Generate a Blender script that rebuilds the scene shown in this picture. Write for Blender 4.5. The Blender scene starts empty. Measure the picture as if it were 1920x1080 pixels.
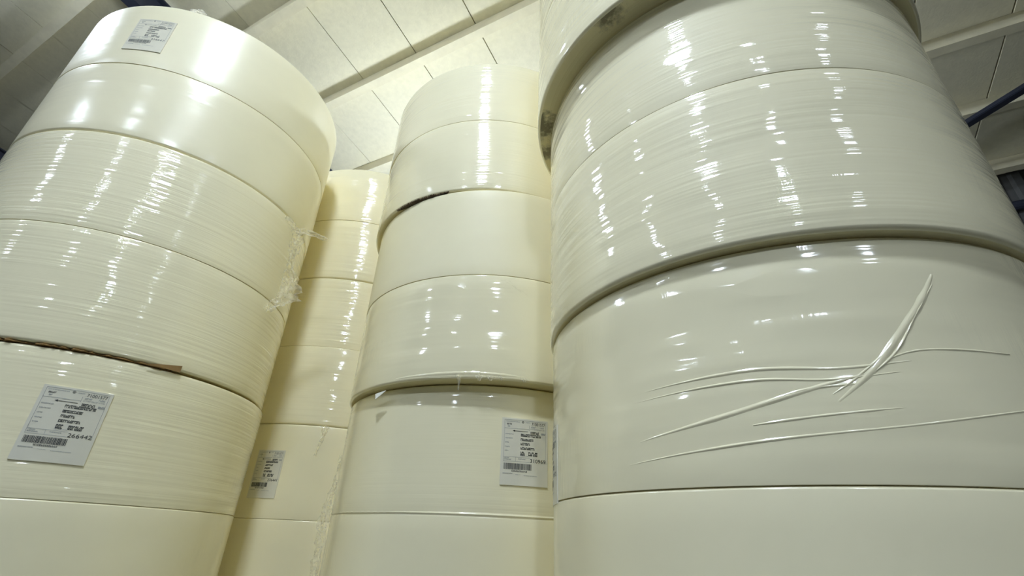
import bpy, bmesh, math, random
from mathutils import Vector, Matrix
random.seed(7)
S = 0.8                      # metres per survey unit
EYE = 1.92 * S               # camera height above the floor
PI = math.pi
D2R = PI / 180
scene = bpy.context.scene
COL = scene.collection

# ------------------------------------------------------------------ camera
pit, rol = math.radians(28.085), math.radians(2.405)
fwd = Vector((0, math.cos(pit), math.sin(pit)))
U = Vector((0, -math.sin(pit), math.cos(pit)))
X = Vector((1, 0, 0))
right = math.cos(rol) * X + math.sin(rol) * U
upv = -math.sin(rol) * X + math.cos(rol) * U
cam_data = bpy.data.cameras.new('camera')
cam_data.sensor_width = 36
cam_data.lens = 899.47 / 1920 * 36
cam_data.clip_start = 0.05
cam = bpy.data.objects.new('camera', cam_data)
COL.objects.link(cam)
cam.matrix_world = Matrix(((right.x, upv.x, -fwd.x, 0), (right.y, upv.y, -fwd.y, 0),
                           (right.z, upv.z, -fwd.z, EYE), (0, 0, 0, 1)))
scene.camera = cam

# ------------------------------------------------------------------ world, exposure
world = bpy.data.worlds.new('world')
scene.world = world
world.use_nodes = True
world.node_tree.nodes['Background'].inputs[0].default_value = (0.02, 0.025, 0.03, 1)
world.node_tree.nodes['Background'].inputs[1].default_value = 1.0
vs = scene.view_settings
vs.view_transform = 'Standard'
vs.look = 'None'
vs.gamma = 1
vs.use_curve_mapping = False
vs.exposure = 0.0
scene.cycles.max_bounces = 16
scene.cycles.diffuse_bounces = 12
scene.cycles.transparent_max_bounces = 48

LAMP_COLOR = (0.89, 1.0, 1.15)
# plan position (survey units), radiance of the lens, drop below the roof, bare globe (lights the roof too)
LAMPS = [
    (-1.15, -1.05, 300, 1.05, False),
    (-4.60, -5.90, 120, 1.05, False),
    (4.50, -4.00, 45, 1.05, False),
    (-6.85, 2.80, 175, 1.05, False),
    (2.00, 5.50, 150, 1.05, False),
    (-10.0, -3.00, 140, 1.05, False),
    (0.80, -8.00, 340, 1.05, False),
    (-1.65, 6.35, 172, 2.90, True),  # extra unseen globe, added to brighten the roof panels
]

# ------------------------------------------------------------------ roof frame (direction of purlins, slope)
AZ, SL = math.radians(151.43), math.radians(7.996)
E1 = Vector((math.cos(AZ), math.sin(AZ), 0))
E2 = Vector((-math.sin(AZ) * math.cos(SL), math.cos(AZ) * math.cos(SL), math.sin(SL)))
N = E1.cross(E2)
D = 7.5                      # roof distance from the eye, survey units
def roof(u, s, drop=0.0):
    """point of the roof plane in metres, `drop` units below it"""
    p = E1 * u + E2 * s + N * (D - drop)
    return Vector((p.x * S, p.y * S, p.z * S + EYE))
def W(x, y, z):
    return Vector((x * S, y * S, z * S + EYE))

# ------------------------------------------------------------------ helpers
def tag(o, label=None, cat=None, group=None, kind=None):
    if label: o['label'] = label
    if cat: o['category'] = cat
    if group: o['group'] = group
    if kind: o['kind'] = kind
    return o
def link(name, me, mats, parent=None):
    o = bpy.data.objects.new(name, me)
    COL.objects.link(o)
    for m in (mats if isinstance(mats, (list, tuple)) else [mats]):
        me.materials.append(m)
    if parent: o.parent = parent
    return o
def obj(name, bm, mats, parent=None, smooth=False):
    me = bpy.data.meshes.new(name)
    bm.normal_update()
    bm.to_mesh(me)
    bm.free()
    if smooth:
        for p in me.polygons: p.use_smooth = True
    return link(name, me, mats, parent)
def empty(name, loc):
    o = bpy.data.objects.new(name, None)
    o.location = loc
    o.empty_display_size = 0.1
    COL.objects.link(o)
    return o
def add_hexa(bm, c, mat=0):
    """c: 8 corners, 0-3 one face, 4-7 the opposite face in the same order"""
    v = [bm.verts.new(p) for p in c]
    for f in ((3, 2, 1, 0), (4, 5, 6, 7), (0, 1, 5, 4), (1, 2, 6, 5), (2, 3, 7, 6), (3, 0, 4, 7)):
        bm.faces.new([v[i] for i in f]).material_index = mat
def add_lathe(bm, prof, seg, c=(0, 0, 0)):
    rings = []
    for r, z in prof:
        rings.append([bm.verts.new((c[0] + r * math.cos(2 * PI * k / seg), c[1] + r * math.sin(2 * PI * k / seg), c[2] + z)) for k in range(seg)])
    for a, b in zip(rings, rings[1:]):
        for k in range(seg):
            bm.faces.new((a[k], a[(k + 1) % seg], b[(k + 1) % seg], b[k]))
    return rings
def add_tube(bm, pts, rad, n=10):
    rings = []
    for i, p in enumerate(pts):
        t = (pts[min(i + 1, len(pts) - 1)] - pts[max(i - 1, 0)]).normalized()
        a = t.orthogonal().normalized()
        b = t.cross(a)
        r = rad[i] if isinstance(rad, (list, tuple)) else rad
        rings.append([bm.verts.new(p + a * r * math.cos(2 * PI * k / n) + b * r * math.sin(2 * PI * k / n)) for k in range(n)])
    for a, b in zip(rings, rings[1:]):
        for k in range(n): bm.faces.new((a[k], a[(k + 1) % n], b[(k + 1) % n], b[k]))
    bm.faces.new(rings[0][::-1]); bm.faces.new(rings[-1])

# ------------------------------------------------------------------ materials
def newmat(name):
    m = bpy.data.materials.new(name)
    m.use_nodes = True
    nt = m.node_tree
    return m, nt, nt.nodes, nt.links, nt.nodes['Principled BSDF']
def node(nt, t, **kw):
    n = nt.nodes.new(t)
    for k, v in kw.items():
        if k.startswith('i_'):
            n.inputs[int(k[2:])].default_value = v
        else: setattr(n, k, v)
    return n
def noise(nt, vec, scale, detail=3.0, rough=0.55):
    n = nt.nodes.new('ShaderNodeTexNoise')
    n.inputs['Scale'].default_value = scale
    n.inputs['Detail'].default_value = detail
    n.inputs['Roughness'].default_value = rough
    if vec is not None: nt.links.new(vec, n.inputs['Vector'])
    return n.outputs['Fac']
def mapping(nt, src, scale, rot=0.0, loc=(0, 0, 0)):
    m = nt.nodes.new('ShaderNodeMapping')
    m.inputs['Scale'].default_value = scale
    m.inputs['Rotation'].default_value = (0, 0, rot)
    m.inputs['Location'].default_value = loc
    nt.links.new(src, m.inputs['Vector'])
    return m.outputs['Vector']
def math_(nt, op, a, b=None, clamp=False):
    m = nt.nodes.new('ShaderNodeMath')
    m.operation = op
    m.use_clamp = clamp
    for i, v in enumerate((a, b)):
        if v is None: continue
        if isinstance(v, (int, float)): m.inputs[i].default_value = v
        else: nt.links.new(v, m.inputs[i])
    return m.outputs[0]
def maprange(nt, v, a, b, c, d):
    m = nt.nodes.new('ShaderNodeMapRange')
    nt.links.new(v, m.inputs[0])
    for i, x in enumerate((a, b, c, d)): m.inputs[i + 1].default_value = x
    return m.outputs[0]
def mixc(nt, f, a, b):
    m = nt.nodes.new('ShaderNodeMix')
    m.data_type = 'RGBA'
    if isinstance(f, (int, float)): m.inputs[0].default_value = f
    else: nt.links.new(f, m.inputs[0])
    for i, v in ((6, a), (7, b)):
        if isinstance(v, tuple): m.inputs[i].default_value = (*v[:3], 1)
        else: nt.links.new(v, m.inputs[i])
    return m.outputs[2]
def bump(nt, h, strength, dist, normal=None):
    b = nt.nodes.new('ShaderNodeBump')
    b.inputs['Strength'].default_value = strength
    b.inputs['Distance'].default_value = dist
    nt.links.new(h, b.inputs['Height'])
    if normal is not None: nt.links.new(normal, b.inputs['Normal'])
    return b.outputs['Normal']

PAPER = (0.94, 0.88, 0.615)
def film_roll(name, coat_rough=0.1, ripple=0.004, ripple_scale=(1.6, 55), crinkle=0.0, crinkle_scale=(45, 5), tilt=0.0,
              swell=0.004, coat=1.0, base_rough=0.55, patch=(0.35, 0.65), seed=0.0):
    """white paper under a clinging layer of stretch film: the film is the glossy coat, with its own wrinkles"""
    m, nt, nd, lk, p = newmat(name)
    uv = nd.new('ShaderNodeUVMap').outputs[0]
    # paper: faint mottling, faint winding lines
    mott = noise(nt, mapping(nt, uv, (1.2, 1.6, 1), 0, (seed, seed * 1.7, 0)), 1.4, 4)
    base = mixc(nt, maprange(nt, mott, 0.3, 0.7, 0, 1), tuple(c * 0.965 for c in PAPER), tuple(min(1, c * 1.02) for c in PAPER))
    lk.new(base, p.inputs['Base Color'])
    p.inputs['Roughness'].default_value = base_rough
    p.inputs['Specular IOR Level'].default_value = 0.25
    fine = noise(nt, mapping(nt, uv, (ripple_scale[0], ripple_scale[1], 1), tilt, (seed, seed, 0)), 1.0, 2, 0.5)
    band = noise(nt, mapping(nt, uv, (ripple_scale[0] * 0.6, ripple_scale[1] * 0.22, 1), -tilt * 1.6, (seed * 2, seed, 0)), 1.0, 2)
    amount = maprange(nt, noise(nt, mapping(nt, uv, (1.6, 4.5, 1), 0, (seed * 3, 0, 0)), 1.0, 2), patch[0], patch[1], 0.25, 1.0)
    h = math_(nt, 'ADD', fine, math_(nt, 'MULTIPLY', band, 1.6))
    h = math_(nt, 'MULTIPLY', h, amount)
    nrm = bump(nt, h, 1.0, ripple * 1.5)
    lk.new(bump(nt, h, 1.0, ripple * 0.3), p.inputs['Normal'])
    sw = noise(nt, mapping(nt, uv, (2.2, 3.0, 1), 0, (seed * 5, seed, 0)), 1.0, 1)
    nrm = bump(nt, sw, 1.0, swell, nrm)
    if crinkle:
        c = noise(nt, mapping(nt, uv, (crinkle_scale[0], crinkle_scale[1], 1), 0.15, (seed, 0, 0)), 1.0, 3)
        cm = maprange(nt, noise(nt, mapping(nt, uv, (3, 5, 1), 0, (0, seed, 0)), 1.0, 1), 0.5, 0.66, 0, 1)
        nrm = bump(nt, math_(nt, 'MULTIPLY', c, cm), 1.0, crinkle, nrm)
    p.inputs['Coat Weight'].default_value = coat
    p.inputs['Coat Roughness'].default_value = coat_rough
    p.inputs['Coat IOR'].default_value = 1.65
    lk.new(nrm, p.inputs['Coat Normal'])
    return m

def paper_end_mat(name, stains=()):
    """cream roll end: wound layers, plus dirt stains at given object-space spots (x, y, radius)"""
    m, nt, nd, lk, p = newmat(name)
    tc = nd.new('ShaderNodeTexCoord').outputs['Object']
    sep = nd.new('ShaderNodeSeparateXYZ'); lk.new(tc, sep.inputs[0])
    r = math_(nt, 'SQRT', math_(nt, 'ADD', math_(nt, 'POWER', sep.outputs[0], 2.0), math_(nt, 'POWER', sep.outputs[1], 2.0)))
    comb = nd.new('ShaderNodeCombineXYZ'); lk.new(r, comb.inputs[0])
    ring = noise(nt, comb.outputs[0], 160, 2)
    mott = noise(nt, tc, 6, 4)
    c = mixc(nt, maprange(nt, ring, 0.35, 0.65, 0, 1), (0.76, 0.68, 0.38), (0.84, 0.77, 0.48))
    c = mixc(nt, maprange(nt, mott, 0.35, 0.75, 0, 0.35), c, (0.62, 0.56, 0.36))
    if stains:
        det = noise(nt, tc, 28, 6, 0.7)
        for x, y, rad in stains:
            dx = math_(nt, 'SUBTRACT', sep.outputs[0], x); dy = math_(nt, 'SUBTRACT', sep.outputs[1], y)
            dist = math_(nt, 'SQRT', math_(nt, 'ADD', math_(nt, 'POWER', dx, 2.0), math_(nt, 'POWER', dy, 2.0)))
            near = maprange(nt, dist, 0, rad, 1, 0)
            f = maprange(nt, math_(nt, 'MULTIPLY', near, det), 0.24, 0.42, 0, 0.85)
            c = mixc(nt, f, c, (0.16, 0.14, 0.09))
    lk.new(c, p.inputs['Base Color'])
    p.inputs['Roughness'].default_value = 0.8
    lk.new(bump(nt, ring, 0.4, 0.002), p.inputs['Normal'])
    return m

def simple(name, col, rough=0.6, spec=0.3, metal=0.0, mottle=0.0, scale=8.0, bumpd=0.0):
    m, nt, nd, lk, p = newmat(name)
    tc = nd.new('ShaderNodeTexCoord').outputs['Object']
    n = noise(nt, tc, scale, 5, 0.6)
    c = mixc(nt, maprange(nt, n, 0.3, 0.7, 0, 1), tuple(x * (1 - mottle) for x in col), tuple(min(1, x * (1 + mottle)) for x in col))
    lk.new(c, p.inputs['Base Color'])
    p.inputs['Roughness'].default_value = rough
    p.inputs['Specular IOR Level'].default_value = spec
    p.inputs['Metallic'].default_value = metal
    if bumpd: lk.new(bump(nt, noise(nt, tc, scale * 3, 4), 0.6, bumpd), p.inputs['Normal'])
    return m

M_END = paper_end_mat('paper roll end')
M_END_DIRTY = paper_end_mat('dirty paper roll end', [(-0.60, -0.55, 0.16), (-0.79, 0.02, 0.2), (-0.75, 0.2, 0.13)])
M_PANEL = simple('pale roof panel', (0.72, 0.68, 0.51), 0.85, 0.15, 0, 0.045, 14.0, 0.004)
M_GAP = simple('dark joint', (0.10, 0.10, 0.08), 0.9, 0.1)
M_PURLIN = simple('painted purlin', (0.70, 0.65, 0.47), 0.7, 0.2, 0, 0.06, 6.0)
M_NAVY = simple('navy painted steel', (0.022, 0.026, 0.042), 0.5, 0.4, 0, 0.15, 5.0)
M_FLOOR = simple('concrete floor', (0.13, 0.13, 0.12), 0.6, 0.4, 0, 0.12, 2.0)
M_WALL = simple('dark sheet wall', (0.09, 0.09, 0.085), 0.7, 0.3, 0, 0.1, 3.0)
M_WALLPALE = simple('grey sheet wall', (0.12, 0.125, 0.12), 0.7, 0.3, 0, 0.1, 3.0)
M_CARD = simple('brown cardboard', (0.31, 0.195, 0.08), 0.85, 0.15, 0, 0.2, 14.0, 0.002)
M_CARDDARK = simple('dark grey-brown cardboard', (0.13, 0.10, 0.065), 0.9, 0.1, 0, 0.3, 14.0, 0.002)  # darker, greyer tone than the brown cardboard
M_LABEL = simple('label paper', (0.75, 0.73, 0.61), 0.35, 0.5, 0, 0.02, 10.0)
M_INK = simple('label ink', (0.06, 0.065, 0.06), 0.5, 0.4)
M_INKFADE = simple('faded label ink', (0.24, 0.25, 0.23), 0.5, 0.4)
M_LABELFADE = simple('label paper under film', (0.80, 0.77, 0.62), 0.3, 0.5, 0, 0.02, 10.0)
M_INKGREY = simple('grey label print', (0.33, 0.35, 0.35), 0.5, 0.4)
M_SCRAP = simple('white paper scrap', (0.82, 0.82, 0.74), 0.7, 0.2, 0, 0.03, 20.0)
M_HOUSING = simple('aluminium lamp housing', (0.55, 0.56, 0.57), 0.4, 0.5, 0.8, 0.05, 10.0)

def loose_film_mat():
    m, nt, nd, lk, p = newmat('loose stretch film')
    out = nd['Material Output']
    tr = nd.new('ShaderNodeBsdfTransparent'); tr.inputs[0].default_value = (1, 1, 1, 1)
    tl = nd.new('ShaderNodeBsdfTranslucent'); tl.inputs[0].default_value = (1.0, 0.98, 0.86, 1)
    p.inputs['Base Color'].default_value = (1.0, 0.97, 0.84, 1)
    p.inputs['Roughness'].default_value = 0.09
    p.inputs['Specular IOR Level'].default_value = 1.0
    tc = nd.new('ShaderNodeTexCoord').outputs['Object']
    lk.new(bump(nt, noise(nt, tc, 28, 2), 0.5, 0.010), p.inputs['Normal'])
    half = nd.new('ShaderNodeMixShader'); half.inputs[0].default_value = 0.5
    lk.new(tl.outputs[0], half.inputs[1]); lk.new(p.outputs[0], half.inputs[2])
    fac = maprange(nt, noise(nt, tc, 30, 3), 0.35, 0.7, 0.16, 0.5)
    mx = nd.new('ShaderNodeMixShader')
    lk.new(fac, mx.inputs[0]); lk.new(tr.outputs[0], mx.inputs[1]); lk.new(half.outputs[0], mx.inputs[2])
    lk.new(mx.outputs[0], out.inputs[0])
    return m
M_FILM = loose_film_mat()

def lamp_mat(name, strength):
    m, nt, nd, lk, p = newmat(name)
    p.inputs['Base Color'].default_value = (0.9, 0.9, 0.9, 1)
    p.inputs['Emission Color'].default_value = (*LAMP_COLOR, 1)
    p.inputs['Emission Strength'].default_value = strength
    return m

# ------------------------------------------------------------------ the building
def build_ceiling():
    bm = bmesh.new()
    du, u0 = 0.1523 * D, 0.3805 * D
    rows = [18.3, 16.8, 15.3, 13.8, 12.3, 10.8, 9.3, 7.8, 6.3, 4.8, 3.3, 1.8, 0.3, -1.2, -2.69, -4.2, -5.6, -7.0, -8.45, -9.0]
    g = 0.010
    for a, b in zip(rows, rows[1:]):
        for k in range(-16, 15):
            ua, ub = u0 + k * du + g, u0 + (k + 1) * du - g
            t = [random.uniform(-0.006, 0.006) for _ in range(4)]
            # slight overlap step of one edge, as the boards lap each other
            t[1] += 0.012; t[2] += 0.012
            c = [roof(ua, a, t[0]), roof(ub, a, t[1]), roof(ub, b, t[2]), roof(ua, b, t[3])]
            add_hexa(bm, c + [p + N * 0.03 for p in c])
    ulo, uhi = u0 - 16 * du, u0 + 15 * du
    c = [roof(ulo, 18.3, -0.06), roof(uhi, 18.3, -0.06), roof(uhi, -9.0, -0.06), roof(ulo, -9.0, -0.06)]
    add_hexa(bm, c + [p + N * 0.1 for p in c], 1)
    bmesh.ops.recalc_face_normals(bm, faces=bm.faces[:])
    tag(obj('ceiling', bm, [M_PANEL, M_GAP]), kind='structure')
    return ulo, uhi
ULO, UHI = build_ceiling()

def purlin(s, label, width=0.085, h=0.25):
    bm = bmesh.new()
    c = [roof(ULO, s, 0.012), roof(UHI, s, 0.012), roof(UHI, s - width, 0.012), roof(ULO, s - width, 0.012)]
    d = [roof(ULO, s, h), roof(UHI, s, h), roof(UHI, s - width, h), roof(ULO, s - width, h)]
    add_hexa(bm, c + d)
    # small lip on the far edge, the flange of the section
    c = [roof(ULO, s - width, h - 0.03), roof(UHI, s - width, h - 0.03), roof(UHI, s - width - 0.05, h - 0.03), roof(ULO, s - width - 0.05, h - 0.03)]
    d = [roof(ULO, s - width, h), roof(UHI, s - width, h), roof(UHI, s - width - 0.05, h), roof(ULO, s - width - 0.05, h)]
    add_hexa(bm, c + d)
    bmesh.ops.recalc_face_normals(bm, faces=bm.faces[:])
    o = obj('roof_purlin', bm, M_PURLIN)
    tag(o, label, 'roof beam', 'purlins under the roof panels')
    o['kind'] = 'structure'
    return o
PUR = [(0.30, 'pale purlin crossing the upper left corner, left of the tall left stack'),
       (-1.20, 'pale purlin meeting the top edge just right of the tall left stack'),
       (-2.69, 'pale purlin with dark shaded side above the middle stack, ending behind the right stack'),
       (-4.20, 'pale purlin just above the top of the rear stack'),
       (-5.60, 'dim purlin highest of those right of the right stack'),
       (-7.00, 'dim purlin right of the right stack, behind the dark diagonal brace'),
       (-8.45, 'dim purlin at the foot of the roof against the dark wall')]
for s_, l_ in PUR: purlin(s_, l_)

def rafter(u, label, width=0.2, depth=0.44):
    bm = bmesh.new()
    t0, t1, fl, web = 0.25, 0.25 + depth, 0.03, 0.02
    def slab(ua, ub, da, db):
        c = [roof(ua, 18, da), roof(ub, 18, da), roof(ub, -8.8, da), roof(ua, -8.8, da)]
        d = [roof(ua, 18, db), roof(ub, 18, db), roof(ub, -8.8, db), roof(ua, -8.8, db)]
        add_hexa(bm, c + d)
    slab(u - width / 2, u + width / 2, t0, t0 + fl)
    slab(u - web / 2, u + web / 2, t0 + fl, t1 - fl)
    slab(u - width / 2, u + width / 2, t1 - fl, t1)
    bmesh.ops.recalc_face_normals(bm, faces=bm.faces[:])
    o = obj('roof_rafter', bm, M_NAVY)
    tag(o, label, 'roof beam', 'rafters under the purlins')
    o['kind'] = 'structure'
rafter(7.08, 'navy steel rafter showing above and behind the top of the left stack')
rafter(13.61, 'navy steel rafter at the left edge of the frame beside the left stack')
rafter(0.55, 'navy steel rafter running behind the right stack')
rafter(-5.98, 'navy steel rafter beyond the right edge of the frame')

# diagonal brace on the right, a square bar below the purlins
def brace():
    bm = bmesh.new()
    a, b = roof(-3.62, -7.02, 0.42), roof(-4.19, -6.62, 0.42)
    d = b - a
    p, q = a - d * 3.0, a + d * 3.2
    t = (q - p).normalized(); n1 = t.cross(N).normalized() * 0.05; n2 = N * 0.035
    add_hexa(bm, [p - n1 - n2, p + n1 - n2, p + n1 + n2, p - n1 + n2, q - n1 - n2, q + n1 - n2, q + n1 + n2, q - n1 + n2])
    bmesh.ops.recalc_face_normals(bm, faces=bm.faces[:])
    bmesh.ops.bevel(bm, geom=bm.edges[:], offset=0.008, segments=2, affect='EDGES')
    o = obj('roof_brace', bm, M_NAVY)
    tag(o, 'dark navy diagonal brace bar crossing under the dim roof right of the right stack', 'roof brace')
    o['kind'] = 'structure'
brace()

E1H = Vector((E1.x, E1.y, 0)); E2H = Vector((E2.x, E2.y, 0)).normalized()
def wall(name, pa, pb, out, mat, ribs=True):
    """pa, pb: two top corners on the roof; a ribbed sheet wall down to the floor"""
    bm = bmesh.new()
    L = (pb - pa).length
    n = int(L / 0.25)
    prof = []
    for k in range(n + 1):
        for off, dx in ((0, 0.0), (0.03, 0.04), (0.03, 0.12), (0, 0.16)):
            t = min(1, (k * 0.25 + dx) / L)
            prof.append((t, off if ribs else 0))
    top, bot = [], []
    for t, off in prof:
        p = pa.lerp(pb, t) - out * off
        top.append(bm.verts.new(p)); bot.append(bm.verts.new((p.x, p.y, 0)))
    for i in range(len(prof) - 1):
        bm.faces.new((top[i], top[i + 1], bot[i + 1], bot[i]))
    o = obj(name, bm, mat)
    sol = o.modifiers.new('thickness', 'SOLIDIFY'); sol.thickness = 0.02; sol.offset = 0
    tag(o, kind='structure')
wall('wall_back', roof(ULO, -8.9), roof(UHI, -8.9), -E2H, M_WALL)
wall('wall_front', roof(ULO, 18.2), roof(UHI, 18.2), E2H, M_WALLPALE)
wall('wall_left', roof(UHI - 0.05, 18.2), roof(UHI - 0.05, -8.9), E1H, M_WALLPALE)
wall('wall_right', roof(ULO + 0.05, 18.2), roof(ULO + 0.05, -8.9), -E1H, M_WALLPALE)
# black rail along the back wall
bm = bmesh.new()
pa, pb = roof(ULO, -8.78), roof(UHI, -8.78)
drop = Vector((0, 0, -0.62))
add_tube(bm, [pa + drop, pb + drop], 0.07, 12)
tag(obj('trim_1', bm, M_NAVY), kind='structure')
# floor
bm = bmesh.new()
cs = [roof(ULO, 18.3), roof(UHI, 18.3), roof(UHI, -9.0), roof(ULO, -9.0)]
c = [Vector((p.x, p.y, -0.15)) for p in cs]
add_hexa(bm, c + [Vector((p.x, p.y, 0)) for p in c])
bmesh.ops.recalc_face_normals(bm, faces=bm.faces[:])
tag(obj('floor', bm, M_FLOOR), kind='structure')

# ------------------------------------------------------------------ lamps
WHERE = ['above the camera', 'far behind and left of the camera', 'behind and right of the camera', 'left of the left stack',
         'behind the right stack', 'far left of the camera', 'far behind the camera', 'just behind the rear stack, unseen, added to brighten the roof']
for (x, y, power, drop, bare), where in zip(LAMPS, WHERE):
    p = Vector((x, y, 0))
    zr = (D - N.x * x - N.y * y) / N.z
    root = empty('high_bay_lamp', W(x, y, zr - drop))
    tag(root, 'hanging high bay lamp with aluminium housing ' + where, 'lamp', 'high bay lamps under the roof')
    bm = bmesh.new()
    if bare:
        add_lathe(bm, [(0.001, -0.22), (0.10, -0.2), (0.19, -0.12), (0.22, 0.0), (0.19, 0.12), (0.10, 0.2), (0.06, 0.22)], 24)
    else:
        add_lathe(bm, [(0.001, -0.10), (0.10, -0.09), (0.19, -0.05), (0.24, 0.0), (0.235, 0.05), (0.10, 0.06), (0.001, 0.06)], 24)
    bmesh.ops.recalc_face_normals(bm, faces=bm.faces[:])
    obj('lamp_lens', bm, lamp_mat('lit lamp lens', power), root, True)
    bm = bmesh.new()
    if bare:
        add_lathe(bm, [(0.001, 0.40), (0.06, 0.40), (0.07, 0.30), (0.065, 0.215), (0.001, 0.215)], 24)
    else:
        add_lathe(bm, [(0.001, 0.42), (0.08, 0.42), (0.09, 0.25), (0.16, 0.2), (0.26, 0.065), (0.25, 0.06), (0.15, 0.17), (0.001, 0.19)], 24)
    bmesh.ops.recalc_face_normals(bm, faces=bm.faces[:])
    obj('lamp_housing', bm, M_HOUSING, root, True)
    bm = bmesh.new()
    add_tube(bm, [Vector((0, 0, 0.40)), Vector((0, 0, drop * S - 0.03))], 0.012, 8)
    obj('suspension_rod', bm, M_HOUSING, root)

# ------------------------------------------------------------------ paper rolls
SEG = 256
def roll_mesh(name, r, z0, z1, bev=0.012, wob=0.0015, bulge=0.0, seed=0, bev_top=0.012):
    """z0, z1 in metres relative to the pack base; UV = (arc length, height) on the side"""
    rnd = random.Random(seed)
    ph = [rnd.uniform(0, 2 * PI) for _ in range(4)]
    bm = bmesh.new()
    uvl = bm.loops.layers.uv.new('UVMap')
    rc = 0.055
    prof = [(rc, z0), (r * 0.5, z0), (r - bev, z0)]
    for k in range(1, 5):
        a = k / 4 * PI / 2
        prof.append((r - bev + bev * math.sin(a), z0 + bev - bev * math.cos(a)))
    nz = 8
    for k in range(1, nz):
        prof.append((r + bulge * math.sin(PI * k / nz), z0 + bev + (z1 - z0 - bev - bev_top) * k / nz))
    for k in range(0, 5):
        a = k / 4 * PI / 2
        prof.append((r - bev_top + bev_top * math.cos(a), z1 - bev_top + bev_top * math.sin(a)))
    prof += [(r * 0.5, z1), (rc, z1), (rc, z0)]
    rings = []
    for pr, z in prof[:-1]:
        ring = []
        for k in range(SEG):
            th = PI / 2 + 2 * PI * k / SEG
            q = pr
            if pr > r * 0.8:
                q += wob * (math.sin(2 * th + ph[0] + z) + 0.6 * math.sin(3 * th + ph[1] + 3 * z) + 0.35 * math.sin(7 * th + ph[2] - 4 * z))
            ring.append(bm.verts.new((q * math.cos(th), q * math.sin(th), z)))
        rings.append(ring)
    nr = len(rings)
    for i in range(nr):
        a, b = rings[i], rings[(i + 1) % nr]
        side = 2 <= i < nr - 3
        for k in range(SEG):
            f = bm.faces.new((a[k], a[(k + 1) % SEG], b[(k + 1) % SEG], b[k]))
            f.material_index = 0 if side else 1
            f.smooth = side
            for lp, (kk, zz) in zip(f.loops, ((k, prof[i][1]), (k + 1, prof[i][1]), (k + 1, prof[(i + 1)][1]), (k, prof[(i + 1)][1]))):
                lp[uvl].uv = (kk / SEG * 2 * PI * r + seed * 3.1, zz + seed * 1.3)
    me = bpy.data.meshes.new(name)
    bm.to_mesh(me); bm.free()
    return me

PACKS = {}
def pack(key, seg, zs, mats, label, end=None, bev=0.012, bulge=0.0):
    """a film-wrapped pack of two rolls. seg = (x, y, radius), zs = (bottom, seam, top) in survey units"""
    x, y, r = seg
    root = empty('paper_roll_pack', W(x, y, zs[0]))
    tag(root, label, 'paper rolls', 'film-wrapped packs of two paper rolls')
    g = 0.0006
    for i in range(2):
        z0, z1 = (zs[i] - zs[0]) * S, (zs[i + 1] - zs[0]) * S
        if i == 1: z0 += g
        me = roll_mesh('paper_roll', r * S, z0, z1, bev if i == 0 else 0.0015, 0.0012, bulge, len(PACKS) * 2 + i + 1, (0.002 if key == 'R2' else 0.008) if i == 0 else bev)
        link('paper_roll', me, [mats[i], end or M_END], root)
    PACKS[key] = (root, x, y, r, zs)
    return root

sL, sLb = (-2.7273, 3.1979, 0.9956), (-2.7316, 3.2206, 1.003)
sR1, sR2, sR3 = (1.1302, 2.0641, 1.0154), (1.1915, 2.1402, 0.9913), (1.2077, 2.1776, 0.9912)
sC1, sC3, sC4 = (-0.2033, 3.6479, 0.9875), (-0.1400, 3.6590, 1.0070), (-0.146, 3.7533, 1.0072)
sB = (-1.730, 4.9900, 0.9980)

m_satin = film_roll('satin film over paper', 0.30, 0.0012, (0.8, 30), 0, swell=0.006, seed=1.3)
m_satin2 = film_roll('satin film over paper, tighter', 0.22, 0.0012, (0.8, 30), 0, swell=0.006, seed=4.1)
m_wrap = film_roll('rippled stretch wrap', 0.055, 0.0050, (1.1, 60), 0.001, tilt=0.02, patch=(0.15, 0.6), seed=2.2)
m_wrap2 = film_roll('rippled stretch wrap, looser', 0.055, 0.0050, (1.1, 52), 0.001, tilt=-0.03, patch=(0.15, 0.6), seed=5.7)
m_heavy = film_roll('heavy stretch wrap', 0.05, 0.0060, (0.7, 36), 0.0008, tilt=0.03, seed=7.7)
m_heavy2 = film_roll('heavy stretch wrap with slanting folds', 0.05, 0.0060, (0.7, 34), 0.0008, tilt=-0.05, seed=9.2)
m_slant = film_roll('slanting stretch wrap', 0.10, 0.0060, (1.5, 34), 0.003, tilt=0.3, seed=3.3)
m_gloss = film_roll('tight glossy film', 0.07, 0.0026, (0.5, 60), 0.0, swell=0.002, seed=6.5)
m_gloss2 = film_roll('tight glossy film with fine lines', 0.08, 0.0026, (0.5, 70), 0.0, swell=0.002, seed=8.5)
m_matte = film_roll('bare paper', 0.4, 0.0008, (0.6, 30), 0.0, coat=0.25, swell=0.003, seed=2.9)
m_patch = film_roll('smooth film with crinkled patches', 0.09, 0.0060, (0.4, 15), 0.001, (38, 26), swell=0.010, seed=1.9)
m_soft = film_roll('soft film', 0.16, 0.0010, (0.8, 18), 0.004, (26, 4), swell=0.012, seed=3.9)
m_fine = film_roll('finely rippled film', 0.08, 0.0048, (0.6, 42), 0.0, swell=0.004, seed=0.7)
m_fine2 = film_roll('finely rippled film, looser', 0.09, 0.0048, (0.7, 38), 0.001, swell=0.005, seed=6.1)
m_big = film_roll('loose film with wide folds', 0.10, 0.0090, (0.45, 13), 0.003, (45, 6), swell=0.012, seed=5.1)
m_crease = film_roll('gathered film', 0.10, 0.0, (1, 10), 0.0, swell=0.0, seed=2.6)
m_big2 = film_roll('loose film sagging', 0.20, 0.0014, (0.9, 10), 0.003, (16, 3), swell=0.014, seed=4.6)

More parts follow.
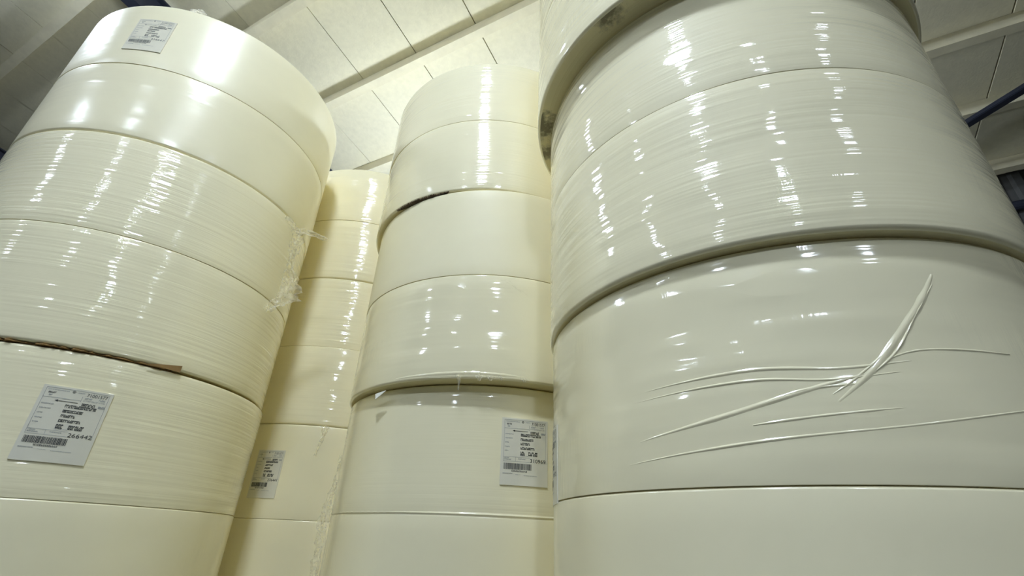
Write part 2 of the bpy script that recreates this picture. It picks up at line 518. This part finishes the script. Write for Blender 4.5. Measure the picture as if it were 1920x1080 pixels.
pack('L1', sL, (2.163, 2.781, 3.428), (m_satin2, m_satin), 'topmost pack of the tall left stack, satin film, label near its top rim')
pack('L2', sL, (0.802, 1.477, 2.159), (m_wrap2, m_wrap), 'second pack from the top of the left stack, rippled film and torn film tail')
pack('L3', sLb, (-0.57, 0.10, 0.788), (m_soft, m_wrap2), 'pack at the lower left corner, with the label numbered 266442')
pack('L4', sLb, (-1.92, -1.25, -0.575), (m_soft, m_soft), 'bottom pack of the left stack standing on the floor')
pack('R1', sR1, (2.233, 2.90, 3.58), (m_slant, m_slant), 'topmost pack of the right stack, overhanging with a stained underside', end=M_END_DIRTY)
pack('R2', sR2, (0.874, 1.585, 2.229), (m_heavy2, m_heavy), 'heavily rippled pack filling the upper right, under the stained overhang')
pack('R3', sR3, (-0.57, 0.159, 0.870), (m_big2, m_big), 'lower right pack with loose film gathered into a slanting crease')
pack('R4', sR3, (-1.92, -1.25, -0.575), (m_soft, m_soft), 'bottom pack of the right stack standing on the floor')
pack('C1', sC1, (2.202, 2.883, 3.548), (m_gloss2, m_gloss), 'topmost pack of the middle stack with one bright white highlight')
pack('C2', sC3, (0.823, 1.504, 2.194), (m_patch, m_matte), 'second pack from the top of the middle stack, smooth with a crinkled film patch')
pack('C3', sC4, (-0.57, 0.123, 0.815), (m_soft, m_gloss), 'third pack from the top of the middle stack, with the label numbered 310969')
pack('C4', sC4, (-1.92, -1.25, -0.575), (m_soft, m_soft), 'bottom pack of the middle stack standing on the floor')
pack('B1', sB, (2.161, 2.83, 3.504), (m_fine, m_fine2), 'topmost pack of the narrow rear stack between left and middle stacks')
pack('B2', sB, (0.797, 1.472, 2.158), (m_fine2, m_fine), 'second pack from the top of the rear stack, shadow of loose film on it')
pack('B3', sB, (-0.57, 0.099, 0.794), (m_soft, m_soft), 'third pack from the top of the rear stack, small label in its shaded left side')
pack('B4', sB, (-1.92, -1.25, -0.575), (m_soft, m_soft), 'bottom pack of the rear stack standing on the floor')

# ------------------------------------------------------------------ things on the cylinder of a pack
def on(key, th, z, off=0.0):
    """local point on the side of a pack: th degrees, z survey units, off metres outwards"""
    root, x, y, r, zs = PACKS[key]
    R = r * S + off
    return Vector((R * math.cos(th * D2R), R * math.sin(th * D2R), (z - zs[0]) * S))

def text_tris(body):
    cu = bpy.data.curves.new('txt', 'FONT')
    cu.body = body; cu.size = 1.0; cu.resolution_u = 3
    o = bpy.data.objects.new('txt', cu)
    COL.objects.link(o)
    bpy.context.view_layer.update()
    me = bpy.data.meshes.new_from_object(o.evaluated_get(bpy.context.evaluated_depsgraph_get()))
    vs_ = [v.co.copy() for v in me.vertices]; fs = [tuple(p.vertices) for p in me.polygons]
    bpy.data.objects.remove(o); bpy.data.meshes.remove(me); bpy.data.curves.remove(cu)
    x0 = min(v.x for v in vs_); x1 = max(v.x for v in vs_); y0 = min(v.y for v in vs_); y1 = max(v.y for v in vs_)
    return [((v.x - x0) / (x1 - x0), (v.y - y0) / (y1 - y0)) for v in vs_], fs

def make_label(key, th0, th1, zb, zt, number, seed, skew=0.0, ink_mat=None, paper_mat=None):
    root = PACKS[key][0]
    rnd = random.Random(seed)
    def P(x, y, off): return on(key, th0 + (th1 - th0) * x + skew * (y - 0.5), zb + (zt - zb) * y, off)
    bm = bmesh.new()
    n = 16
    va = [bm.verts.new(P(k / n, 0, 0.0035)) for k in range(n + 1)]
    vb = [bm.verts.new(P(k / n, 1, 0.0035)) for k in range(n + 1)]
    vc = [bm.verts.new(P(k / n, 0, -0.004)) for k in range(n + 1)]
    vd = [bm.verts.new(P(k / n, 1, -0.004)) for k in range(n + 1)]
    for k in range(n):
        bm.faces.new((va[k], va[k + 1], vb[k + 1], vb[k]))
        bm.faces.new((vc[k], vc[k + 1], va[k + 1], va[k])); bm.faces.new((vb[k], vb[k + 1], vd[k + 1], vd[k]))
    for a, b, c, d in ((va[0], vb[0], vd[0], vc[0]), (va[n], vc[n], vd[n], vb[n])): bm.faces.new((a, b, c, d))
    ink_mat = ink_mat or M_INK
    lab = obj('label', bm, paper_mat or M_LABEL, root)
    lab['label'] = 'white printed label with barcode'
    ink = bmesh.new(); grey = bmesh.new(); bars = bmesh.new(); order = bmesh.new(); num = bmesh.new(); rows_ = bmesh.new(); arrow = bmesh.new(); mark = bmesh.new()
    OFF = 0.0046
    def rect(b, x0, y0, x1, y1):
        m = max(1, int((x1 - x0) * 16))
        for k in range(m):
            xa, xb = x0 + (x1 - x0) * k / m, x0 + (x1 - x0) * (k + 1) / m
            b.faces.new([b.verts.new(P(a, c, OFF)) for a, c in ((xa, y0), (xb, y0), (xb, y1), (xa, y1))])
    def row(b, x0, y0, x1, y1, cw=0.022, gap=0.25):
        """a line of dense block characters"""
        x = x0
        while x < x1 - cw * 0.4:
            w = cw * rnd.uniform(0.7, 1.15)
            t = rnd.random()
            hgt = y1 - y0
            xe = min(x1, x + w * (1 - gap))
            xm = x + (xe - x) * 0.35
            rect(b, x, y0, xm, y1)
            if t < 0.75: rect(b, xm, y1 - hgt * 0.28, xe, y1)
            if t > 0.25: rect(b, xm, y0, xe, y0 + hgt * 0.28)
            if t > 0.45: rect(b, xe - (xe - x) * 0.3, y0 + hgt * 0.28, xe, y1 - hgt * 0.28)
            x += w
    def text(b, body, x0, y0, x1, y1):
        vs_, fs = text_tris(body)
        v = [b.verts.new(P(x0 + a * (x1 - x0), y0 + c * (y1 - y0), OFF)) for a, c in vs_]
        for f in fs:
            try: b.faces.new([v[i] for i in f])
            except ValueError: pass
    # frame
    for x0, y0, x1, y1 in ((0.05, 0.968, 0.95, 0.973), (0.945, 0.34, 0.95, 0.97), (0.05, 0.34, 0.055, 0.97), (0.05, 0.835, 0.58, 0.84),
                           (0.30, 0.34, 0.304, 0.41), (0.575, 0.82, 0.58, 0.90), (0.05, 0.405, 0.6, 0.409), (0.05, 0.34, 0.6, 0.344)):
        rect(grey, x0, y0, x1, y1)
    row(grey, 0.08, 0.938, 0.38, 0.950, 0.014); row(grey, 0.50, 0.938, 0.60, 0.950, 0.014)
    for k in range(16):                                   # round mark in the header
        a0, a1 = 2 * PI * k / 16, 2 * PI * (k + 1) / 16
        ro, ri = 0.024, 0.017
        mark.faces.new([mark.verts.new(P(0.44 + q * math.cos(a), 0.944 + q * 0.72 * math.sin(a), OFF)) for q, a in ((ri, a0), (ro, a0), (ro, a1), (ri, a1))])
    rect(mark, 0.434, 0.936, 0.446, 0.953)
    text(order, '71001577', 0.63, 0.905, 0.93, 0.952)
    row(ink, 0.10, 0.893, 0.21, 0.915, 0.02); row(grey, 0.12, 0.86, 0.18, 0.878, 0.02)
    row(grey, 0.62, 0.868, 0.72, 0.89, 0.018); row(grey, 0.82, 0.868, 0.92, 0.89, 0.018); row(grey, 0.61, 0.838, 0.93, 0.855, 0.02, 0.45)
    arrow.faces.new([arrow.verts.new(P(a, c, OFF)) for a, c in ((0.225, 0.802), (0.275, 0.786), (0.275, 0.818))])   # arrow
    rect(arrow, 0.275, 0.798, 0.55, 0.805)
    row(rows_, 0.61, 0.772, 0.80, 0.808, 0.026, 0.1); row(grey, 0.85, 0.772, 0.95, 0.800, 0.02, 0.05)
    for y, w in ((0.742, 0.17), (0.68, 0.16), (0.615, 0.08), (0.55, 0.10), (0.49, 0.08)): row(grey, 0.075, y, 0.075 + w, y + 0.014, 0.014)
    for y0, y1, x1 in ((0.722, 0.764, 0.84), (0.656, 0.692, 0.68), (0.592, 0.628, 0.60), (0.526, 0.562, 0.70)): row(rows_, 0.40, y0, x1, y1, 0.024, 0.12)
    row(rows_, 0.40, 0.437, 0.50, 0.494, 0.034, 0.15); row(grey, 0.40, 0.425, 0.58, 0.434, 0.02); row(rows_, 0.57, 0.437, 0.78, 0.494, 0.034, 0.15)
    row(grey, 0.07, 0.386, 0.17, 0.398, 0.016); row(grey, 0.07, 0.362, 0.22, 0.376, 0.016); row(grey, 0.36, 0.376, 0.52, 0.39, 0.016)
    text(num, number, 0.61, 0.340, 0.945, 0.395)
    x = 0.065
    while x < 0.64:                                       # barcode
        w = rnd.choice((0.006, 0.006, 0.010, 0.014))
        rect(bars, x, 0.225, min(0.645, x + w), 0.315)
        x += w + rnd.choice((0.005, 0.005, 0.009))
    row(bars, 0.23, 0.192, 0.56, 0.214, 0.024, 0.3)
    row(grey, 0.05, 0.160, 0.25, 0.174, 0.012); row(grey, 0.31, 0.150, 0.42, 0.158, 0.012); row(grey, 0.48, 0.142, 0.76, 0.152, 0.012)
    obj('header_print', ink, ink_mat, lab); obj('frame_print', grey, M_INKGREY, lab); obj('barcode', bars, ink_mat, lab)
    obj('order_number', order, ink_mat, lab); obj('roll_number', num, ink_mat, lab); obj('data_rows', rows_, ink_mat, lab)
    obj('arrow_mark', arrow, ink_mat, lab); obj('round_mark', mark, ink_mat, lab)

make_label('L3', -62.0, -46.2, 0.257, 0.606, '266442', 1)
make_label('L1', -92.3, -77.6, 2.92, 3.25, '216667', 2, 0.0, M_INKFADE, M_LABELFADE)
make_label('B3', -102.9, -90.2, 0.238, 0.588, '276441', 3)
make_label('C3', -83.0, -67.6, 0.278, 0.634, '310969', 4)
make_label('R3', -191.0, -174.8, 0.15, 0.46, '310972', 5)

# ------------------------------------------------------------------ film tails, creases, scraps
def ridge(bm, key, path, width, height, n=60):
    """a fold of film standing off the surface along a (th, z) path"""
    root, x, y, r, zs = PACKS[key]
    R = r
    pts = []
    for i in range(n + 1):
        t = i / n * (len(path) - 1); k = min(int(t), len(path) - 2); f = t - k
        p0, p1, p2, p3 = path[max(k - 1, 0)], path[k], path[k + 1], path[min(k + 2, len(path) - 1)]
        q = [0.5 * ((2 * p1[j]) + (-p0[j] + p2[j]) * f + (2 * p0[j] - 5 * p1[j] + 4 * p2[j] - p3[j]) * f * f + (-p0[j] + 3 * p1[j] - 3 * p2[j] + p3[j]) * f ** 3) for j in (0, 1)]
        pts.append(q)
    rows = []
    for i, (th, z) in enumerate(pts):
        a = pts[max(i - 1, 0)]; b = pts[min(i + 1, n)]
        dx, dz = (b[0] - a[0]) * D2R * R, b[1] - a[1]
        l = math.hypot(dx, dz) or 1
        nx, nz = -dz / l, dx / l
        env = min(1, 4 * i / n, 4 * (n - i) / n)
        w = width * (0.4 + 0.6 * env)
        hh = height * env * (1 + 0.25 * math.sin(i * 0.9 + th))
        row_ = []
        for k in range(9):
            s_ = k / 4 - 1
            g = math.exp(-s_ * s_ * 5.5)
            row_.append(bm.verts.new(on(key, th + s_ * w * nx / R / D2R, z + s_ * w * nz, -0.0012 + (hh + 0.0016) * g)))
        rows.append(row_)
    for a, b in zip(rows, rows[1:]):
        for k in range(8): bm.faces.new((a[k], a[k + 1], b[k + 1], b[k]))
def crumple(bm, centre_pts, widths, axis, jit, n=9):
    """a crumpled strip of film: a pleated ribbon along points (local metres)"""
    rows = []
    n = n * 2 + 1
    ph = [random.uniform(0, 6.28) for _ in range(5)]
    m = len(centre_pts)
    for i, (c, w) in enumerate(zip(centre_pts, widths)):
        t = (centre_pts[min(i + 1, m - 1)] - centre_pts[max(i - 1, 0)]).normalized()
        nrm = axis.cross(t).normalized()
        ragged = 1 + 0.22 * math.sin(i * 1.3 + ph[0]) + 0.12 * math.sin(i * 2.9 + ph[1])
        row_ = []
        for k in range(n):
            s_ = (k / (n - 1) - 0.5) * 2
            f = jit * (1.1 * math.sin(4.5 * s_ + 0.35 * i + ph[2]) + 0.8 * math.sin(9.5 * s_ - 0.6 * i + ph[3]) + 0.35 * math.sin(21 * s_ + 1.7 * i + ph[4]))
            row_.append(bm.verts.new(c + axis * (s_ * w * ragged * 0.9 + 0.3 * f) + nrm * f + t * (0.4 * jit * math.sin(7 * s_ + i))))
        rows.append(row_)
    for a, b in zip(rows, rows[1:]):
        for k in range(n - 1): bm.faces.new((a[k], a[k + 1], b[k + 1], b[k]))
def lerp_pts(keys, n):
    out, ws = [], []
    for i in range(n):
        t = i / (n - 1) * (len(keys) - 1); k = min(int(t), len(keys) - 2); f = t - k
        out.append(keys[k][0].lerp(keys[k + 1][0], f)); ws.append(keys[k][1] * (1 - f) + keys[k + 1][1] * f)
    return out, ws

# torn film tail on the right side of the left stack
bm = bmesh.new()
A = Vector((math.cos(-25 * D2R), math.sin(-25 * D2R), 0))     # roughly towards the picture's right
T = Vector((0.92, 0.39, 0))
keys = [(on('L2', -11, 2.135, 0.004), 0.008), (on('L2', -5, 2.125, 0.012), 0.03), (on('L2', -2, 2.07, 0.022), 0.05), (on('L2', -2, 1.99, 0.024), 0.042),
        (on('L2', -1, 1.88, 0.022), 0.022), (on('L2', 0, 1.80, 0.022), 0.026), (on('L2', 1, 1.70, 0.03), 0.07), (on('L2', 0, 1.60, 0.03), 0.10),
        (on('L2', -1, 1.52, 0.026), 0.09), (on('L2', -4, 1.45, 0.02), 0.05), (on('L2', -6, 1.39, 0.016), 0.02)]
pts, ws = lerp_pts(keys, 48)
crumple(bm, pts, ws, T, 0.0075, 11)
keys = [(on('L2', -4, 2.09, 0.02), 0.02), (on('L2', -2, 2.105, 0.07), 0.03), (on('L2', 0, 2.11, 0.13), 0.028), (on('L2', 2, 2.10, 0.19), 0.012)]
pts, ws = lerp_pts(keys, 16)
crumple(bm, pts, ws, Vector((0, 0.3, 1)).normalized(), 0.008, 7)
o = obj('film_tail', bm, M_FILM, PACKS['L2'][0], True); o['label'] = 'crumpled clear film tail hanging off the pack'
# film knot at the left silhouette of the same pack
bm = bmesh.new()
keys = [(on('L2', -150, 2.13, 0.004), 0.02), (on('L2', -156, 2.14, 0.02), 0.035), (on('L2', -160, 2.08, 0.02), 0.03), (on('L2', -162, 2.0, 0.012), 0.02)]
pts, ws = lerp_pts(keys, 18)
crumple(bm, pts, ws, Vector((0.3, 0.8, 0.4)).normalized(), 0.010, 8)
obj('film_tail', bm, M_FILM, PACKS['L2'][0], True)['label'] = 'small shiny film knot on the left side'
# film scrap at the top rim of the left stack
bm = bmesh.new()
keys = [(on('L1', -76, 3.424, -0.01), 0.012), (on('L1', -74, 3.445, -0.004), 0.02), (on('L1', -72, 3.44, -0.004), 0.022), (on('L1', -70, 3.428, -0.01), 0.01)]
pts, ws = lerp_pts(keys, 12)
crumple(bm, pts, ws, Vector((0, 0.3, 1)).normalized(), 0.007, 6)
obj('film_scrap', bm, M_FILM, PACKS['L1'][0], True)
# the gathered crease on the lower right pack
bm = bmesh.new()
ridge(bm, 'R3', [(-89.5, 0.735), (-93, 0.65), (-97.8, 0.556), (-103.4, 0.451), (-109.5, 0.365)], 0.022, 0.0020)
ridge(bm, 'R3', [(-90.3, 0.70), (-95, 0.60), (-100, 0.49), (-107, 0.40)], 0.008, 0.0018)
for path, w, h in ([[(-98, 0.47), (-108, 0.455), (-121, 0.470), (-140, 0.455)], 0.010, 0.006],
                   [[(-100, 0.44), (-110, 0.425), (-122, 0.440), (-143, 0.425)], 0.008, 0.006],
                   [[(-104, 0.44), (-111, 0.41), (-119, 0.375), (-128, 0.34), (-142, 0.30)], 0.013, 0.008],
                   [[(-106, 0.41), (-114, 0.40), (-124, 0.35)], 0.009, 0.006],
                   [[(-101, 0.345), (-112, 0.33), (-122, 0.315)], 0.008, 0.005],
                   [[(-84, 0.345), (-101, 0.30), (-122, 0.27), (-145, 0.235)], 0.008, 0.005],
                   [[(-82, 0.50), (-96, 0.50), (-104, 0.455)], 0.007, 0.004],
                   [[(-92, 0.68), (-99, 0.53), (-106, 0.43), (-110, 0.385)], 0.008, 0.006]):
    ridge(bm, 'R3', path, w * 1.1, h * 0.18)
obj('film_crease', bm, m_crease, PACKS['R3'][0], True)['label'] = 'stretch film gathered into a slanting rope with radiating folds'
# tattered film under the rim of the middle stack's second pack
for th, z, w, l in ((-98.5, 0.842, 0.010, 0.03), (-98.0, 0.84, 0.007, 0.07), (-91.5, 0.845, 0.02, 0.03), (-88, 0.843, 0.022, 0.025), (-84.5, 0.842, 0.012, 0.02), (-77, 0.842, 0.02, 0.02)):
    keys = [(on('C2', th, z, 0.004), w), (on('C2', th + 0.3, z - l * 0.5 / S, 0.010), w * 0.8), (on('C2', th + 0.2, z - l / S, 0.008), w * 0.3)]
    pts, ws = lerp_pts(keys, 7)
    bm = bmesh.new()
    crumple(bm, pts, ws, Vector((1, 0.1, 0)), 0.003, 5)
    obj('film_tatter', bm, M_FILM, PACKS['C2'][0], True)
# film lip bulging above the lower rim of the same pack, and the taped seam of the pack below
bm = bmesh.new()
ridge(bm, 'C2', [(-122, 0.846), (-105, 0.852), (-94, 0.855), (-84, 0.852), (-70, 0.846)], 0.024, 0.0034)
obj('film_lip', bm, m_crease, PACKS['C2'][0], True)
bm = bmesh.new()
ridge(bm, 'C3', [(-172, 0.129), (-130, 0.129), (-90, 0.129), (-50, 0.129)], 0.011, 0.0022, 160)
obj('film_lip', bm, m_crease, PACKS['C3'][0], True)
# crinkled film flap on the same pack
bm = bmesh.new()
for k in range(9):
    th = -92 + k * 1.6 + random.uniform(-0.6, 0.6)
    ridge(bm, 'C2', [(th - 4, 1.44 + random.uniform(-0.05, 0.05)), (th, 1.46 + random.uniform(-0.05, 0.04)), (th + 4, 1.40 + random.uniform(-0.06, 0.04))], 0.004, 0.0015, 20)
obj('film_crease', bm, m_patch, PACKS['C2'][0], True)
# loose film edge running down the left of the middle stack
bm = bmesh.new()
keys = [(on('C3', -166, 0.50, 0.004), 0.012), (on('C3', -168, 0.30, 0.02), 0.03), (on('C3', -169, 0.16, 0.035), 0.05), (on('C3', -169, 0.0, 0.04), 0.055),
        (on('C3', -168, -0.2, 0.03), 0.05), (on('C3', -167, -0.4, 0.012), 0.03)]
pts, ws = lerp_pts(keys, 40)
crumple(bm, pts, ws, Vector((0.75, -0.66, 0)), 0.004, 9)
obj('film_tail', bm, M_FILM, PACKS['C3'][0], True)['label'] = 'loose vertical edge of film'
# drip of film on the rear stack's third pack
bm = bmesh.new()
keys = [(on('B3', -76, 0.792, 0.003), 0.03), (on('B3', -75.5, 0.78, 0.012), 0.028), (on('B3', -75, 0.74, 0.014), 0.014), (on('B3', -76, 0.66, 0.010), 0.012), (on('B3', -77, 0.56, 0.008), 0.005)]
pts, ws = lerp_pts(keys, 20)
crumple(bm, pts, ws, Vector((1, 0.2, 0)), 0.004, 6)
obj('film_tail', bm, M_FILM, PACKS['B3'][0], True)['label'] = 'thin film drip below the rim'

def cardboard(key_up, seg, zmid, th_a, th_b, label, flap=None, bite=0.01, over=0.004, mat=None):
    """thin sheet between two packs: its torn front edge shows at the rim"""
    x, y, r = seg
    R = r * S
    t = 0.0022
    bm = bmesh.new()
    root = empty('cardboard_sheet', W(x, y, zmid))
    n = 90
    top, bot = [], []
    for k in range(n + 1):
        th = (th_a + (th_b - th_a) * k / n) * D2R
        rr = R + over - bite * random.random() ** 2
        top.append((rr * math.cos(th), rr * math.sin(th)))
    poly = top
    vt = [bm.verts.new((a, b, t)) for a, b in poly]; vb = [bm.verts.new((a, b, -t)) for a, b in poly]
    bm.faces.new(vt); bm.faces.new(vb[::-1])
    m = len(poly)
    for k in range(m): bm.faces.new((vt[k], vb[k], vb[(k + 1) % m], vt[(k + 1) % m]))
    obj('sheet', bm, mat or M_CARD, root)
    if flap:
        bm = bmesh.new()
        pr = None
        for k in range(13):
            f = k / 12
            th = (flap[0] + (flap[1] - flap[0]) * f) * D2R
            h = flap[2] * S * f
            q = [bm.verts.new((rr * math.cos(th), rr * math.sin(th), zz)) for rr, zz in ((R + 0.003, -t), (R + 0.0035, h), (R + 0.006, h), (R + 0.0055, -t))]
            if pr:
                for j in range(4): bm.faces.new((pr[j], q[j], q[(j + 1) % 4], pr[(j + 1) % 4]))
            else: bm.faces.new(q)
            pr = q
        bm.faces.new(pr[::-1])
        bmesh.ops.recalc_face_normals(bm, faces=bm.faces[:])
        obj('folded_flap', bm, M_CARD, root)
    tag(root, label, 'cardboard sheet')
cardboard('L2', (sL[0], sL[1], sL[2]), 0.795, -110, -31.3, 'brown cardboard sheet between second and third packs of the left stack, corner folded up', flap=(-41, -31.3, 0.036), bite=0.03, over=-0.001)
cardboard('C1', (sC1[0], sC1[1], sC1[2]), 2.198, -135, -106, 'torn dark cardboard edge under the top pack of the middle stack', bite=0.02, over=0.002, mat=M_CARDDARK)

# white paper scrap caught under the rim of the middle stack
bm = bmesh.new()
for off in (-0.012, -0.0106):
    bm.faces.new([bm.verts.new(on('C2', th, z, off + d_)) for th, z, d_ in ((-132.2, 0.782, 0.004), (-126.2, 0.790, 0.004), (-130.7, 0.742, 0.012))])
bm.verts.ensure_lookup_table()
for a, b in ((0, 1), (1, 2), (2, 0)): bm.faces.new([bm.verts[i] for i in (a, b, b + 3, a + 3)])
bmesh.ops.recalc_face_normals(bm, faces=bm.faces[:])
o = obj('paper_scrap', bm, M_SCRAP)
o.location = PACKS['C2'][0].location
tag(o, 'white triangular paper scrap poking out under the rim of the middle stack', 'paper scrap')
